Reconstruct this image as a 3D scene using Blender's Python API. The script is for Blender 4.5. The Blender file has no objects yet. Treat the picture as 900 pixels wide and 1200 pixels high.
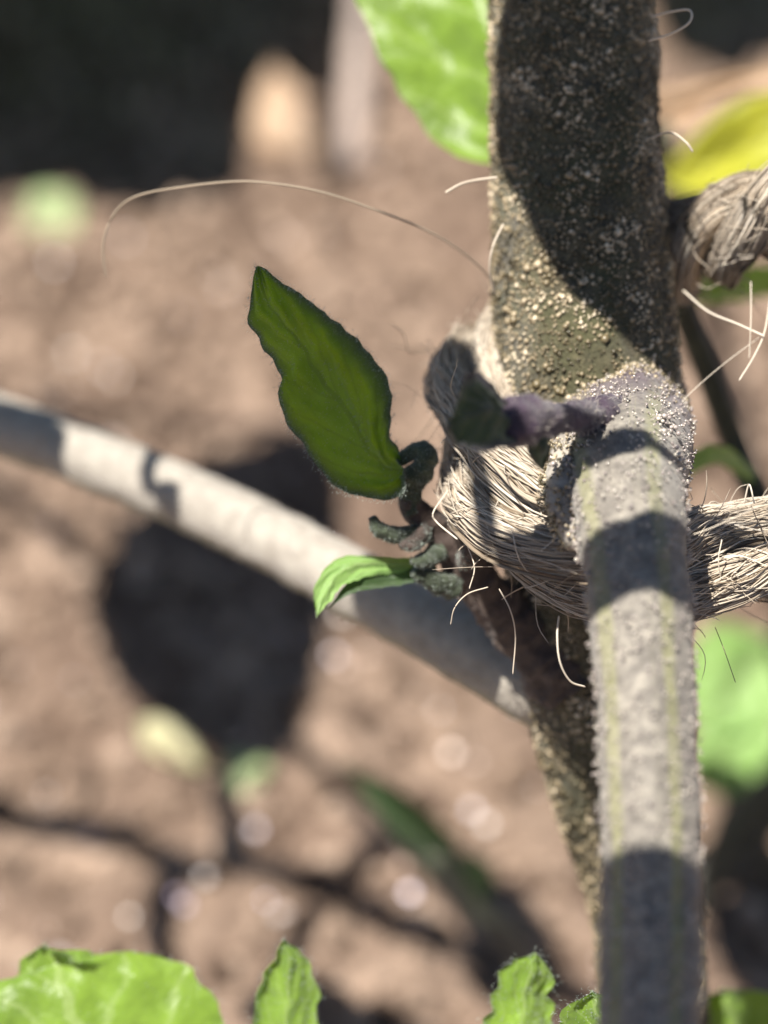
import bpy, math, random
import numpy as np
from mathutils import Vector, noise as mnoise

# ------------------------------------------------------------------ camera, world, sun, exposure
PITCH = math.radians(35.0)      # the camera looks down on the bed
CAM_H = 149.0                   # millimetres above the soil
KPX = 2368.0                    # focal length in photograph pixels (900 wide)
R_ = np.array([1.0, 0, 0]); U_ = np.array([0, math.sin(PITCH), math.cos(PITCH)]); F_ = np.array([0, math.cos(PITCH), -math.sin(PITCH)])
CAM = np.array([0, 0, CAM_H])
SUN = -0.30 * R_ + 0.65 * U_ - 0.70 * F_
SUN = SUN / np.linalg.norm(SUN)
SUN_STRENGTH = 5.0
SKY_STRENGTH = 0.05
EXPOSURE = 1.15

sc = bpy.context.scene
C = sc.collection
cam_d = bpy.data.cameras.new('camera'); cam = bpy.data.objects.new('camera', cam_d); C.objects.link(cam)
cam.location = CAM * 0.001
cam.rotation_euler = (math.radians(90) - PITCH, 0, 0)
cam_d.sensor_fit = 'HORIZONTAL'; cam_d.sensor_width = 36.0; cam_d.lens = 36.0 * KPX / 900.0
cam_d.clip_start = 0.002; cam_d.clip_end = 200.0
cam_d.dof.use_dof = True; cam_d.dof.focus_distance = 0.0930; cam_d.dof.aperture_fstop = cam_d.lens / 2.9
sc.camera = cam
w = bpy.data.worlds.new('World'); sc.world = w; w.use_nodes = True
nt = w.node_tree; bg = nt.nodes['Background']
sky = nt.nodes.new('ShaderNodeTexSky'); sky.sky_type = 'NISHITA'; sky.sun_disc = False
sky.sun_elevation = math.asin(SUN[2]); sky.sun_rotation = math.atan2(SUN[0], SUN[1])
sky.air_density = 0.75; sky.dust_density = 0.4; sky.ozone_density = 0.8
nt.links.new(sky.outputs[0], bg.inputs[0]); bg.inputs[1].default_value = SKY_STRENGTH
sun_d = bpy.data.lights.new('sun', 'SUN'); sun_d.energy = SUN_STRENGTH; sun_d.angle = math.radians(0.53); sun_d.color = (1.0, 0.955, 0.88)
sun = bpy.data.objects.new('sun', sun_d); C.objects.link(sun)
sun.rotation_euler = Vector(SUN).to_track_quat('Z', 'Y').to_euler(); sun.location = SUN * 1.5
vs = sc.view_settings; vs.view_transform = 'Standard'; vs.look = 'None'; vs.exposure = EXPOSURE; vs.gamma = 1.0; vs.use_curve_mapping = False
sc.render.engine = 'CYCLES'; sc.cycles.use_denoising = True; sc.cycles.max_bounces = 8
sc.cycles.sample_clamp_indirect = 4.0

rng = np.random.default_rng(7); random.seed(7)

# ------------------------------------------------------------------ helpers (all lengths in millimetres)
def at(px, py, d):
    """point seen at a place of the 900x1200 photograph, d millimetres in front of the camera"""
    return CAM + R_ * ((px - 450) / KPX * d) + U_ * (-(py - 600) / KPX * d) + F_ * d
def on_soil(px, py, z=0.0):
    dv = R_ * ((px - 450) / KPX) + U_ * (-(py - 600) / KPX) + F_
    return CAM + dv * ((z - CAM_H) / dv[2])
def path(pts): return np.array([at(*p) for p in pts])
def spline(P, n, closed=False):
    """Catmull-Rom through the rows of P, n samples evenly spread along the length"""
    P = np.asarray(P, float)
    Q = np.vstack([2 * P[0] - P[1], P, 2 * P[-1] - P[-2]])
    out = []
    m = 24
    for i in range(1, len(Q) - 2):
        a, b, c, d = Q[i - 1], Q[i], Q[i + 1], Q[i + 2]
        t = np.linspace(0, 1, m, endpoint=False)[:, None]
        out.append(0.5 * ((2 * b) + (-a + c) * t + (2 * a - 5 * b + 4 * c - d) * t ** 2 + (-a + 3 * b - 3 * c + d) * t ** 3))
    out.append(P[-1:]); X = np.vstack(out)
    L = np.concatenate([[0], np.cumsum(np.linalg.norm(np.diff(X[:, :3], axis=0), axis=1))])
    s = np.linspace(0, L[-1], n)
    return np.stack([np.interp(s, L, X[:, k]) for k in range(X.shape[1])], 1)
def nrm(a): return a / np.maximum(np.linalg.norm(a, axis=-1, keepdims=True), 1e-12)
def frames(P):
    T = nrm(np.gradient(P, axis=0))
    N = np.zeros_like(P)
    ref = np.array([0.0, 0, 1]) if abs(T[0][2]) < 0.9 else np.array([1.0, 0, 0])
    n = ref - T[0] * ref.dot(T[0]); n /= np.linalg.norm(n)
    for i in range(len(P)):
        n = n - T[i] * n.dot(T[i]); n /= np.linalg.norm(n); N[i] = n
    return T, N, np.cross(T, N)
def fbm(p, f, o=3):
    return mnoise.fractal(Vector((float(p[0]) * f, float(p[1]) * f, float(p[2]) * f)), 1.0, 2.0, o)

class Geo:
    def __init__(s): s.v = []; s.f = []; s.n = 0; s.col = []; s.uv = []
    def add(s, v, f, col=None, uv=None):
        v = np.asarray(v, float); s.v.append(v); s.f.append(np.asarray(f, int) + s.n); s.n += len(v)
        if col is not None: s.col.append(np.broadcast_to(np.asarray(col, float), (len(v),)) if np.ndim(col) < 2 else col)
        if uv is not None: s.uv.append(uv)
        return s

def mk(name, geo, mat, parent=None, loc=None, smooth=True, kind=None):
    V = np.vstack(geo.v)
    if parent is not None:
        r = parent
        while r.parent: r = r.parent
        org = np.array(r.location) * 1000
    else:
        org = np.zeros(3) if loc is None else np.array(loc, float)
    V = (V - org) * 0.001
    me = bpy.data.meshes.new(name)
    me.vertices.add(len(V)); me.vertices.foreach_set('co', V.astype(np.float32).ravel())
    loops = []; starts = []; totals = []; k = 0
    for F in geo.f:
        nloc = F.shape[1]; loops.append(F.ravel())
        starts.append(k + np.arange(len(F)) * nloc); totals.append(np.full(len(F), nloc)); k += F.size
    loops = np.concatenate(loops)
    me.loops.add(len(loops)); me.loops.foreach_set('vertex_index', loops.astype(np.int32))
    st = np.concatenate(starts).astype(np.int32)
    me.polygons.add(len(st)); me.polygons.foreach_set('loop_start', st)
    me.polygons.foreach_set('use_smooth', np.full(len(st), smooth))
    me.update(calc_edges=True)
    if geo.col:
        a = me.attributes.new('tone', 'FLOAT', 'POINT'); a.data.foreach_set('value', np.concatenate(geo.col).astype(np.float32))
    if geo.uv:
        uvl = me.uv_layers.new(name='UVMap'); uv = np.vstack(geo.uv)
        uvl.data.foreach_set('uv', uv[loops].astype(np.float32).ravel())
    me.materials.append(mat)
    o = bpy.data.objects.new(name, me); C.objects.link(o)
    if parent is not None: o.parent = parent
    else: o.location = org * 0.001
    if kind: o['kind'] = kind
    return o
def tag(o, label, cat, group=None):
    o['label'] = label; o['category'] = cat
    if group: o['group'] = group
    return o
def thing(name, label, cat, loc, group=None):
    o = bpy.data.objects.new(name, None); C.objects.link(o); o.location = np.asarray(loc, float) * 0.001
    o.empty_display_size = 0.01
    return tag(o, label, cat, group)

def tube(P, rad, sides=24, bump=None, cap=True):
    """swept tube; bump(i_fraction, angle, point) multiplies the radius"""
    T, N, B = frames(P); n = len(P); rad = np.broadcast_to(rad, (n,))
    ang = np.linspace(0, 2 * math.pi, sides, endpoint=False)
    dirs = N[:, None] * np.cos(ang)[None, :, None] + B[:, None] * np.sin(ang)[None, :, None]
    rr = np.repeat(rad[:, None], sides, 1).copy()
    if bump:
        base = P[:, None] + dirs * rr[..., None]
        for i in range(n):
            for j in range(sides): rr[i, j] *= 1 + bump(i / (n - 1), ang[j], base[i, j])
    V = (P[:, None] + dirs * rr[..., None]).reshape(-1, 3)
    i = np.arange(n - 1)[:, None] * sides; j = np.arange(sides)[None]; j2 = (j + 1) % sides
    F = np.stack([i + j, i + j2, i + sides + j2, i + sides + j], -1).reshape(-1, 4)
    uv = np.stack([np.repeat(np.linspace(0, 1, n), sides), np.tile(ang / (2 * math.pi), n)], 1)
    return V, F, uv, dirs.reshape(-1, 3)
def tube_geo(P, rad, sides=24, bump=None):
    g = Geo(); V, F, uv, D = tube(P, rad, sides, bump); g.add(V, F, uv=uv)
    n = len(V)
    g.f.append(np.array([list(range(sides))[::-1]])); g.f.append(np.array([list(range(n - sides, n))]))
    g.dirs = D
    return g
def fibres(paths, rad, sides=4):
    """many thin tubes at once: paths (F, n, 3), rad (F,) -> verts, faces"""
    Pn = np.asarray(paths, float); Fn, n, _ = Pn.shape
    T = nrm(np.gradient(Pn, axis=1))
    ref = np.where(np.abs(T[..., 2:3]) < 0.85, np.array([0, 0, 1.0]), np.array([1.0, 0, 0]))
    N = nrm(np.cross(T, ref)); B = np.cross(T, N)
    ang = np.linspace(0, 2 * math.pi, sides, endpoint=False)
    tap = np.ones(n); tap[-1] = .35; tap[0] = .6
    r = (np.asarray(rad)[:, None] * tap)[..., None, None]
    V = Pn[:, :, None] + r * (N[:, :, None] * np.cos(ang)[:, None] + B[:, :, None] * np.sin(ang)[:, None])
    base = (np.arange(Fn) * n * sides)[:, None, None]
    i = (np.arange(n - 1) * sides)[None, :, None]; j = np.arange(sides)[None, None]; j2 = (j + 1) % sides
    F = np.stack([base + i + j, base + i + j2, base + i + sides + j2, base + i + sides + j], -1).reshape(-1, 4)
    return V.reshape(-1, 3), F
def ico():
    p = (1 + 5 ** .5) / 2
    v = nrm(np.array([(-1, p, 0), (1, p, 0), (-1, -p, 0), (1, -p, 0), (0, -1, p), (0, 1, p), (0, -1, -p), (0, 1, -p), (p, 0, -1), (p, 0, 1), (-p, 0, -1), (-p, 0, 1)], float))
    f = np.array([(0, 11, 5), (0, 5, 1), (0, 1, 7), (0, 7, 10), (0, 10, 11), (1, 5, 9), (5, 11, 4), (11, 10, 2), (10, 7, 6), (7, 1, 8), (3, 9, 4), (3, 4, 2), (3, 2, 6), (3, 6, 8), (3, 8, 9), (4, 9, 5), (2, 4, 11), (6, 2, 10), (8, 6, 7), (9, 8, 1)])
    return v, f
IV, IF = ico()
def beads(cent, rad, squash=None, jitter=0.0):
    n = len(cent); rad = np.asarray(rad)
    sh = IV[None] * rad[:, None, None]
    if squash is not None: sh = sh * squash[:, None, :]
    if jitter: sh = sh * (1 + rng.uniform(-jitter, jitter, (n, 12, 1)))
    V = (cent[:, None] + sh).reshape(-1, 3)
    F = (IF[None] + (np.arange(n) * 12)[:, None, None]).reshape(-1, 3)
    return V, F
OV = np.array([(1, 0, 0), (-1, 0, 0), (0, 1, 0), (0, -1, 0), (0, 0, 1), (0, 0, -1)], float)
OF = np.array([(0, 2, 4), (2, 1, 4), (1, 3, 4), (3, 0, 4), (2, 0, 5), (1, 2, 5), (3, 1, 5), (0, 3, 5)])
def small_beads(cent, rad):
    n = len(cent); V = (cent[:, None] + OV[None] * rad[:, None, None]).reshape(-1, 3)
    return V, (OF[None] + (np.arange(n) * 6)[:, None, None]).reshape(-1, 3)
def surface_points(V, F, n, dens=None):
    """random points and normals on a quad mesh"""
    a, b, c, d = (V[F[:, k]] for k in range(4))
    nn = np.cross(c - a, d - b); ar = np.linalg.norm(nn, axis=1)
    if dens is not None: ar = ar * dens((a + c) / 2)
    idx = rng.choice(len(F), n, p=ar / ar.sum())
    u, v = rng.random((n, 1)), rng.random((n, 1))
    p = (a[idx] * (1 - u) + b[idx] * u) * (1 - v) + (d[idx] * (1 - u) + c[idx] * u) * v
    return p, nrm(nn[idx])
def hairs(name, p, nv, length, thick, bead, mat, parent, segs=3, lean=0.35, tone=None):
    """short glandular hairs standing on a surface, with a bead at the tip where bead > 0"""
    n = len(p); g = Geo()
    L = length * rng.uniform(.5, 1.3, n); d = nrm(nv + rng.normal(0, lean, (n, 3)))
    bend = rng.normal(0, .25, (n, 3))
    t = np.linspace(0, 1, segs)[None, :, None]
    P = p[:, None] - nv[:, None] * .03 + d[:, None] * (L[:, None, None] * t) + bend[:, None] * (L[:, None, None] * t ** 2) * .6
    V, F = fibres(P, thick * rng.uniform(.7, 1.3, n), 3)
    g.add(V, F, col=np.repeat(rng.random(n), segs * 3))
    if np.max(bead) > 0:
        V, F = (small_beads if segs == 2 else beads)(P[:, -1], bead * rng.uniform(.5, 1.5, n)); g.add(V, F, col=np.repeat(rng.random(n) if tone is None else tone, len(V) // n))
    return mk(name, g, mat, parent, kind='stuff')

# ------------------------------------------------------------------ materials
def new_mat(name):
    m = bpy.data.materials.new(name); m.use_nodes = True
    n = m.node_tree; n.nodes.clear()
    out = n.nodes.new('ShaderNodeOutputMaterial'); p = n.nodes.new('ShaderNodeBsdfPrincipled')
    n.links.new(p.outputs[0], out.inputs[0])
    return m, n, p, out
def ramp(n, stops, fac=None):
    r = n.nodes.new('ShaderNodeValToRGB'); e = r.color_ramp.elements
    while len(e) < len(stops): e.new(0.5)
    for k, (pos, c) in enumerate(stops): e[k].position = pos; e[k].color = (*c, 1)
    if fac is not None: n.links.new(fac, r.inputs[0])
    return r
def noise(n, scale, detail=4, rough=.6, vec=None):
    t = n.nodes.new('ShaderNodeTexNoise'); t.inputs['Scale'].default_value = scale; t.inputs['Detail'].default_value = detail; t.inputs['Roughness'].default_value = rough
    if vec is not None: n.links.new(vec, t.inputs['Vector'])
    return t
def bump(n, h, p, strength, dist):
    b = n.nodes.new('ShaderNodeBump'); b.inputs['Strength'].default_value = strength; b.inputs['Distance'].default_value = dist
    n.links.new(h, b.inputs['Height']); n.links.new(b.outputs[0], p.inputs['Normal']); return b
def mixc(n, fac, a, b, mode='MIX'):
    m = n.nodes.new('ShaderNodeMix'); m.data_type = 'RGBA'; m.blend_type = mode
    for s, v in ((m.inputs['Factor'], fac), (m.inputs['A'], a), (m.inputs['B'], b)):
        if hasattr(v, 'links'): n.links.new(v, s)
        elif isinstance(v, (int, float)): s.default_value = v
        else: s.default_value = (*v, 1)
    return m.outputs['Result']
def math_(n, op, a, b=0.0, c=0.0):
    m = n.nodes.new('ShaderNodeMath'); m.operation = op
    for s, v in zip(m.inputs, (a, b, c)):
        if hasattr(v, 'links'): n.links.new(v, s)
        else: s.default_value = v
    return m.outputs[0]
def coords(n, which='Object'):
    t = n.nodes.new('ShaderNodeTexCoord'); return t.outputs[which]

def mat_plain(name, stops, scale, rough=.7, bumps=(.3, .0003), spec=.3, detail=5):
    m, n, p, o = new_mat(name)
    c = coords(n); t = noise(n, scale, detail, .65, c)
    r = ramp(n, stops, t.outputs[0]); n.links.new(r.outputs[0], p.inputs['Base Color'])
    p.inputs['Roughness'].default_value = rough; p.inputs['Specular IOR Level'].default_value = spec
    if bumps: bump(n, t.outputs[0], p, *bumps)
    return m
def mat_tone(name, stops, rough=.5, spec=.4, trans=0.0, sheen=0.0):
    """colour varies from fibre to fibre (attribute 'tone')"""
    m, n, p, o = new_mat(name)
    a = n.nodes.new('ShaderNodeAttribute'); a.attribute_name = 'tone'
    r = ramp(n, stops, a.outputs['Fac']); n.links.new(r.outputs[0], p.inputs['Base Color'])
    p.inputs['Roughness'].default_value = rough; p.inputs['Specular IOR Level'].default_value = spec
    p.inputs['Sheen Weight'].default_value = sheen
    if trans:
        tr = n.nodes.new('ShaderNodeBsdfTranslucent'); n.links.new(r.outputs[0], tr.inputs[0])
        mx = n.nodes.new('ShaderNodeMixShader'); mx.inputs[0].default_value = trans
        n.links.new(p.outputs[0], mx.inputs[1]); n.links.new(tr.outputs[0], mx.inputs[2]); n.links.new(mx.outputs[0], o.inputs[0])
    return m
def mat_leaf(name, dark, light, vein, glow, trans=.4, rough=.45, rim=None, scale=700, veins=6.0):
    """leaf blade: uv.x runs from base to tip, uv.y across (0.5 = midrib)"""
    m, n, p, o = new_mat(name)
    uv = n.nodes.new('ShaderNodeUVMap'); s = n.nodes.new('ShaderNodeSeparateXYZ'); n.links.new(uv.outputs[0], s.inputs[0])
    av = math_(n, 'ABSOLUTE', math_(n, 'MULTIPLY_ADD', s.outputs['Y'], 2.0, -1.0))
    c = coords(n); t1 = noise(n, scale, 4, .6, c); t2 = noise(n, scale * .25, 3, .5, c)
    base = ramp(n, [(.35, dark), (.66, light)], t2.outputs[0]).outputs[0]
    base = mixc(n, .5, base, ramp(n, [(.35, dark), (.65, light)], t1.outputs[0]).outputs[0])
    # side veins sweep towards the tip; distance to the nearest one
    ph = math_(n, 'SUBTRACT', math_(n, 'MULTIPLY', s.outputs['X'], veins), math_(n, 'MULTIPLY', av, 1.9))
    ph = math_(n, 'ADD', ph, math_(n, 'MULTIPLY', t2.outputs[0], .5))
    fr = math_(n, 'ABSOLUTE', math_(n, 'SUBTRACT', math_(n, 'FRACT', ph), .5))
    side = math_(n, 'LESS_THAN', fr, .055)
    mid = math_(n, 'LESS_THAN', av, .045)
    vmask = math_(n, 'MAXIMUM', math_(n, 'MULTIPLY', side, .32), math_(n, 'MULTIPLY', mid, .5))
    col = mixc(n, vmask, base, vein)
    gl = mixc(n, vmask, mixc(n, t1.outputs[0], tuple(x * .75 for x in glow), glow), tuple(x * .55 + y * .3 for x, y in zip(glow, vein)))
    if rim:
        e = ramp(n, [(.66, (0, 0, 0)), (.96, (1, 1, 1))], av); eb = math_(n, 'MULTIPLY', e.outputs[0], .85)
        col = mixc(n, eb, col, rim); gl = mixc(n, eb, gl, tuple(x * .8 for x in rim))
    n.links.new(col, p.inputs['Base Color']); p.inputs['Roughness'].default_value = rough
    p.inputs['Specular IOR Level'].default_value = .35; p.inputs['Sheen Weight'].default_value = .25; p.inputs['Sheen Roughness'].default_value = .6
    h = math_(n, 'SUBTRACT', t1.outputs[0], math_(n, 'MULTIPLY', vmask, .8)); b = bump(n, h, p, .6, .00035)
    tr = n.nodes.new('ShaderNodeBsdfTranslucent'); n.links.new(gl, tr.inputs[0]); n.links.new(b.outputs[0], tr.inputs['Normal'])
    mx = n.nodes.new('ShaderNodeMixShader'); mx.inputs[0].default_value = trans
    n.links.new(p.outputs[0], mx.inputs[1]); n.links.new(tr.outputs[0], mx.inputs[2]); n.links.new(mx.outputs[0], o.inputs[0])
    return m
def mat_stem(name, stops, scale, stripe=None, stripe_at=(), rough=.6, spec=.35, bumpd=.0004, blotch=None, tip=None):
    m, n, p, o = new_mat(name)
    c = coords(n); t = noise(n, scale, 6, .7, c); t2 = noise(n, scale * .12, 3, .5, c)
    col = ramp(n, stops, t.outputs[0]).outputs[0]
    if blotch:
        f = ramp(n, [(.45, (0, 0, 0)), (.62, (1, 1, 1))], t2.outputs[0]); col = mixc(n, math_(n, 'MULTIPLY', f.outputs[0], .75), col, blotch)
    if stripe:
        uv = n.nodes.new('ShaderNodeUVMap'); s = n.nodes.new('ShaderNodeSeparateXYZ'); n.links.new(uv.outputs[0], s.inputs[0])
        for a, wd in stripe_at:
            dd = math_(n, 'ABSOLUTE', math_(n, 'SUBTRACT', s.outputs['Y'], a))
            dd = math_(n, 'ADD', dd, math_(n, 'MULTIPLY', math_(n, 'SUBTRACT', t2.outputs[0], .5), wd * .8))
            f = ramp(n, [(wd * .4, (1, 1, 1)), (wd, (0, 0, 0))], dd); col = mixc(n, math_(n, 'MULTIPLY', f.outputs[0], math_(n, 'MULTIPLY', t2.outputs[0], .95)), col, stripe)
    if tip:
        uv2 = n.nodes.new('ShaderNodeUVMap'); s2 = n.nodes.new('ShaderNodeSeparateXYZ'); n.links.new(uv2.outputs[0], s2.inputs[0])
        f = ramp(n, [(tip[0], (1, 1, 1)), (tip[1], (0, 0, 0))], math_(n, 'ADD', s2.outputs['X'], math_(n, 'MULTIPLY', math_(n, 'SUBTRACT', t2.outputs[0], .5), .08)))
        col = mixc(n, math_(n, 'MULTIPLY', f.outputs[0], .9), col, tip[2])
    n.links.new(col, p.inputs['Base Color']); p.inputs['Roughness'].default_value = rough; p.inputs['Specular IOR Level'].default_value = spec
    p.inputs['Sheen Weight'].default_value = .2
    bump(n, t.outputs[0], p, .7, bumpd)
    return m

M = {}
def mat_soil():
    m, n, p, o = new_mat('soil'); c = coords(n)
    t1 = noise(n, 150, 5, .6, c); t2 = noise(n, 500, 5, .7, c); t3 = noise(n, 38, 3, .5, c)
    a = ramp(n, [(.30, (.075, .046, .031)), (.52, (.20, .136, .098)), (.75, (.37, .27, .20))], t2.outputs[0]).outputs[0]
    b = ramp(n, [(.38, (.085, .056, .042)), (.62, (.33, .235, .175))], t1.outputs[0]).outputs[0]
    col = mixc(n, .55, a, b)
    col = mixc(n, .38, col, ramp(n, [(.40, (.10, .066, .05)), (.62, (.36, .265, .20))], t3.outputs[0]).outputs[0])
    n.links.new(col, p.inputs['Base Color']); p.inputs['Roughness'].default_value = .95; p.inputs['Specular IOR Level'].default_value = .15
    bump(n, t2.outputs[0], p, .8, .002)
    return m
M['soil'] = mat_soil()
M['crumb'] = mat_tone('soil_crumb', [(0, (.06, .038, .027)), (.5, (.18, .125, .09)), (1, (.38, .28, .21))], .9, .2)
M['mica'] = mat_tone('mica', [(0, (.45, .35, .50)), (.5, (.55, .48, .42)), (1, (.65, .42, .30))], .45, 1.0)
M['grain'] = mat_tone('quartz_grain', [(0, (.55, .50, .46)), (.6, (.7, .62, .60)), (1, (.75, .55, .42))], .09, 1.0)
M['stem'] = mat_stem('main_stem_skin', [(.30, (.020, .017, .010)), (.5, (.075, .062, .032)), (.72, (.20, .165, .095))], 1900, rough=.6, bumpd=.0006, blotch=(.060, .060, .020))
M['grit'] = mat_tone('pale_stem_hair', [(0, (.05, .042, .02)), (.4, (.16, .125, .066)), (.75, (.38, .30, .19)), (1, (.62, .52, .37))], .3, .7)
M['dew'] = mat_tone('glandular_hair', [(0, (.24, .20, .19)), (.5, (.36, .31, .28)), (1, (.55, .50, .42))], .15, .9)
M['branch'] = mat_stem('branch_skin', [(.30, (.23, .20, .165)), (.55, (.33, .295, .25)), (.78, (.40, .365, .30))], 900, stripe=(.30, .31, .14), stripe_at=((.25, .05), (.6, .05)), rough=.6, bumpd=.0004)
M['shoot'] = mat_stem('dark_shoot_skin', [(.3, (.030, .018, .014)), (.6, (.085, .058, .045)), (.8, (.15, .11, .085))], 1500, rough=.6, bumpd=.0004)
M['purple'] = mat_stem('purple_bud_skin', [(.3, (.018, .010, .018)), (.6, (.048, .026, .046)), (.8, (.13, .10, .11))], 1200, rough=.5)
M['fibre'] = mat_tone('jute_fibre', [(0, (.24, .18, .12)), (.3, (.45, .37, .28)), (.7, (.62, .53, .42)), (1, (.78, .70, .58))], .6, .25, trans=.22, sheen=.15)
M['fibre_core'] = mat_plain('jute_core', [(.3, (.30, .23, .16)), (.7, (.50, .41, .31))], 900, .8)
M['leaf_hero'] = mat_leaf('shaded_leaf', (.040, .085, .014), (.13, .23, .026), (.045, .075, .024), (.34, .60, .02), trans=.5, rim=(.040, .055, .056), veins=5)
M['leaf_bright'] = mat_leaf('bright_leaf', (.10, .18, .018), (.22, .36, .04), (.34, .44, .16), (.40, .66, .05), trans=.42, veins=6, rough=.38)
M['leaf_pale'] = mat_leaf('pale_leaf', (.16, .30, .06), (.26, .42, .12), (.36, .46, .2), (.36, .58, .12), trans=.35, veins=5)
M['scrap_green'] = mat_leaf('faded_scrap', (.24, .32, .13), (.36, .44, .22), (.36, .42, .22), (.34, .42, .14), trans=.2, veins=5)
M['scrap_straw'] = mat_leaf('straw_scrap', (.36, .34, .17), (.50, .46, .27), (.42, .38, .2), (.45, .42, .18), trans=.2, veins=5)
M['leaf_dark'] = mat_leaf('dark_leaf', (.02, .045, .012), (.045, .09, .022), (.07, .11, .04), (.09, .19, .02), trans=.35, veins=6)
M['leaf_yellow'] = mat_leaf('yellow_leaf', (.33, .36, .02), (.52, .52, .03), (.45, .42, .06), (.72, .72, .03), trans=.45, veins=5)
M['leaf_dry'] = mat_leaf('dry_leaf', (.34, .21, .12), (.58, .42, .29), (.32, .2, .12), (.6, .4, .22), trans=.25, veins=5, rough=.8)
M['leaf_bud'] = mat_leaf('bud_leaf', (.016, .026, .018), (.045, .065, .035), (.05, .04, .06), (.10, .14, .02), trans=.3, veins=5, rim=(.03, .02, .035))
M['petiole'] = mat_stem('petiole_skin', [(.3, (.018, .026, .014)), (.6, (.05, .066, .034)), (.8, (.10, .115, .075))], 2000, rough=.6, bumpd=.0004)
M['fuzz'] = mat_tone('leaf_fuzz', [(0, (.20, .24, .20)), (1, (.45, .50, .44))], .4, .5)
M['dark_stem'] = mat_stem('dark_thin_stem', [(.3, (.02, .022, .014)), (.6, (.06, .062, .035)), (.8, (.11, .105, .06))], 900, rough=.6)
M['dry_stem'] = mat_stem('dry_twig_skin', [(.3, (.22, .16, .13)), (.6, (.42, .33, .28)), (.8, (.55, .45, .4))], 700, rough=.8)
M['cane'] = mat_stem('cane_skin', [(.3, (.28, .2, .09)), (.6, (.45, .34, .17)), (.8, (.52, .42, .24))], 300, rough=.45)

# ------------------------------------------------------------------ soil
def soil_height(x, y):
    v = Vector((x, y, 0))
    h = 7.0 * mnoise.fractal(v * .011, 1, 2, 3) + 2.2 * mnoise.fractal(v * .055 + Vector((9, 3, 1)), 1, 2, 3)
    return h + 1.9 * mnoise.fractal(v * .14 + Vector((2, 7, 4)), 1, 2, 2)
def axis(lo, hi, step, far):
    a = np.arange(lo, hi + .1, step); g = step * np.cumsum(1.35 ** np.arange(1, 60)); g = g[g < far]
    return np.concatenate([lo - g[::-1], a, hi + g])
xs = axis(-190, 190, 1.7, 60000); ys = axis(60, 520, 1.9, 60000)
H = np.array([[soil_height(x, y) * (1 if abs(x) < 2500 and abs(y) < 2500 else .5) for x in xs] for y in ys])
gx, gy = np.meshgrid(xs, ys)
V = np.stack([gx, gy, H], -1).reshape(-1, 3)
nx = len(xs); i = (np.arange(len(ys) - 1) * nx)[:, None]; j = np.arange(nx - 1)[None]
F = np.stack([i + j, i + j + 1, i + j + nx + 1, i + j + nx], -1).reshape(-1, 4)
soil = mk('soil', Geo().add(V, F), M['soil'], kind='structure')
def ground_z(p): return soil_height(p[0], p[1])
def soil_at(px, py):
    z = 0.0
    for _ in range(6):
        p = on_soil(px, py, z); z = ground_z(p)
    return p
def crumbs(name, n, rlo, rhi, mat, power=3.0, sink=.3):
    x = rng.uniform(-150, 150, n); y = rng.uniform(95, 470, n)
    r = rlo + (rhi - rlo) * rng.random(n) ** power
    c = np.stack([x, y, np.array([soil_height(a, b) for a, b in zip(x, y)]) + r * sink], 1)
    sq = rng.uniform(.65, 1.15, (n, 3)); V, F = beads(c, r, sq, .22)
    return mk(name, Geo().add(V, F, col=np.repeat(rng.random(n), 12)), mat, kind='stuff', smooth=False)
o = crumbs('soil_crumbs', 20000, .3, 2.3, M['crumb'], 2.2)
tag(o, 'loose brown crumbs of dry soil covering the garden bed', 'soil')
o = crumbs('sand_grains', 800, .25, .7, M['grain'], 2.0, .7); tag(o, 'shiny pale sand grains strewn over the soil', 'sand')

spots = [(65, 318), (265, 350), (528, 895), (553, 962), (85, 425), (212, 382), (400, 730), (110, 990), (300, 985), (240, 1040), (660, 0), (480, 1060)]
spots += [(float(a), float(b)) for a, b in zip(rng.uniform(-20, 620, 36), rng.uniform(260, 1150, 36))]
fv = Geo()  # flakes added for blurred glints, each tilted to reflect the sun at the camera
for q, (x, y) in enumerate(spots):
    c = soil_at(x, y) + np.array([0, 0, 1.6]); hv = nrm(nrm(CAM - c) + SUN); hv = nrm(hv + rng.normal(0, .05 if q < 12 else .12, 3))
    e1 = nrm(np.cross(hv, [.3, .9, .1])); e2 = np.cross(hv, e1); rr_ = rng.uniform(.2, .6) if q > 11 else .55
    an = np.linspace(0, 2 * math.pi, 6, endpoint=False); ring = c + rr_ * (e1 * np.cos(an)[:, None] + e2 * np.sin(an)[:, None]) * rng.uniform(.8, 1.1, (6, 1))
    fv.add(np.vstack([ring, ring - hv * .3]), np.array([[0, 1, 2, 3, 4, 5]]), col=rng.random())
    fv.f.append(np.array([[i_, i_ + 6, (i_ + 1) % 6 + 6, (i_ + 1) % 6] for i_ in range(6)]) + 12 * q)
tag(mk('glint_flakes', fv, M['mica'], kind='stuff', smooth=False), 'mica flakes added on the soil and turned to glint toward the camera', 'mica')
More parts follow.
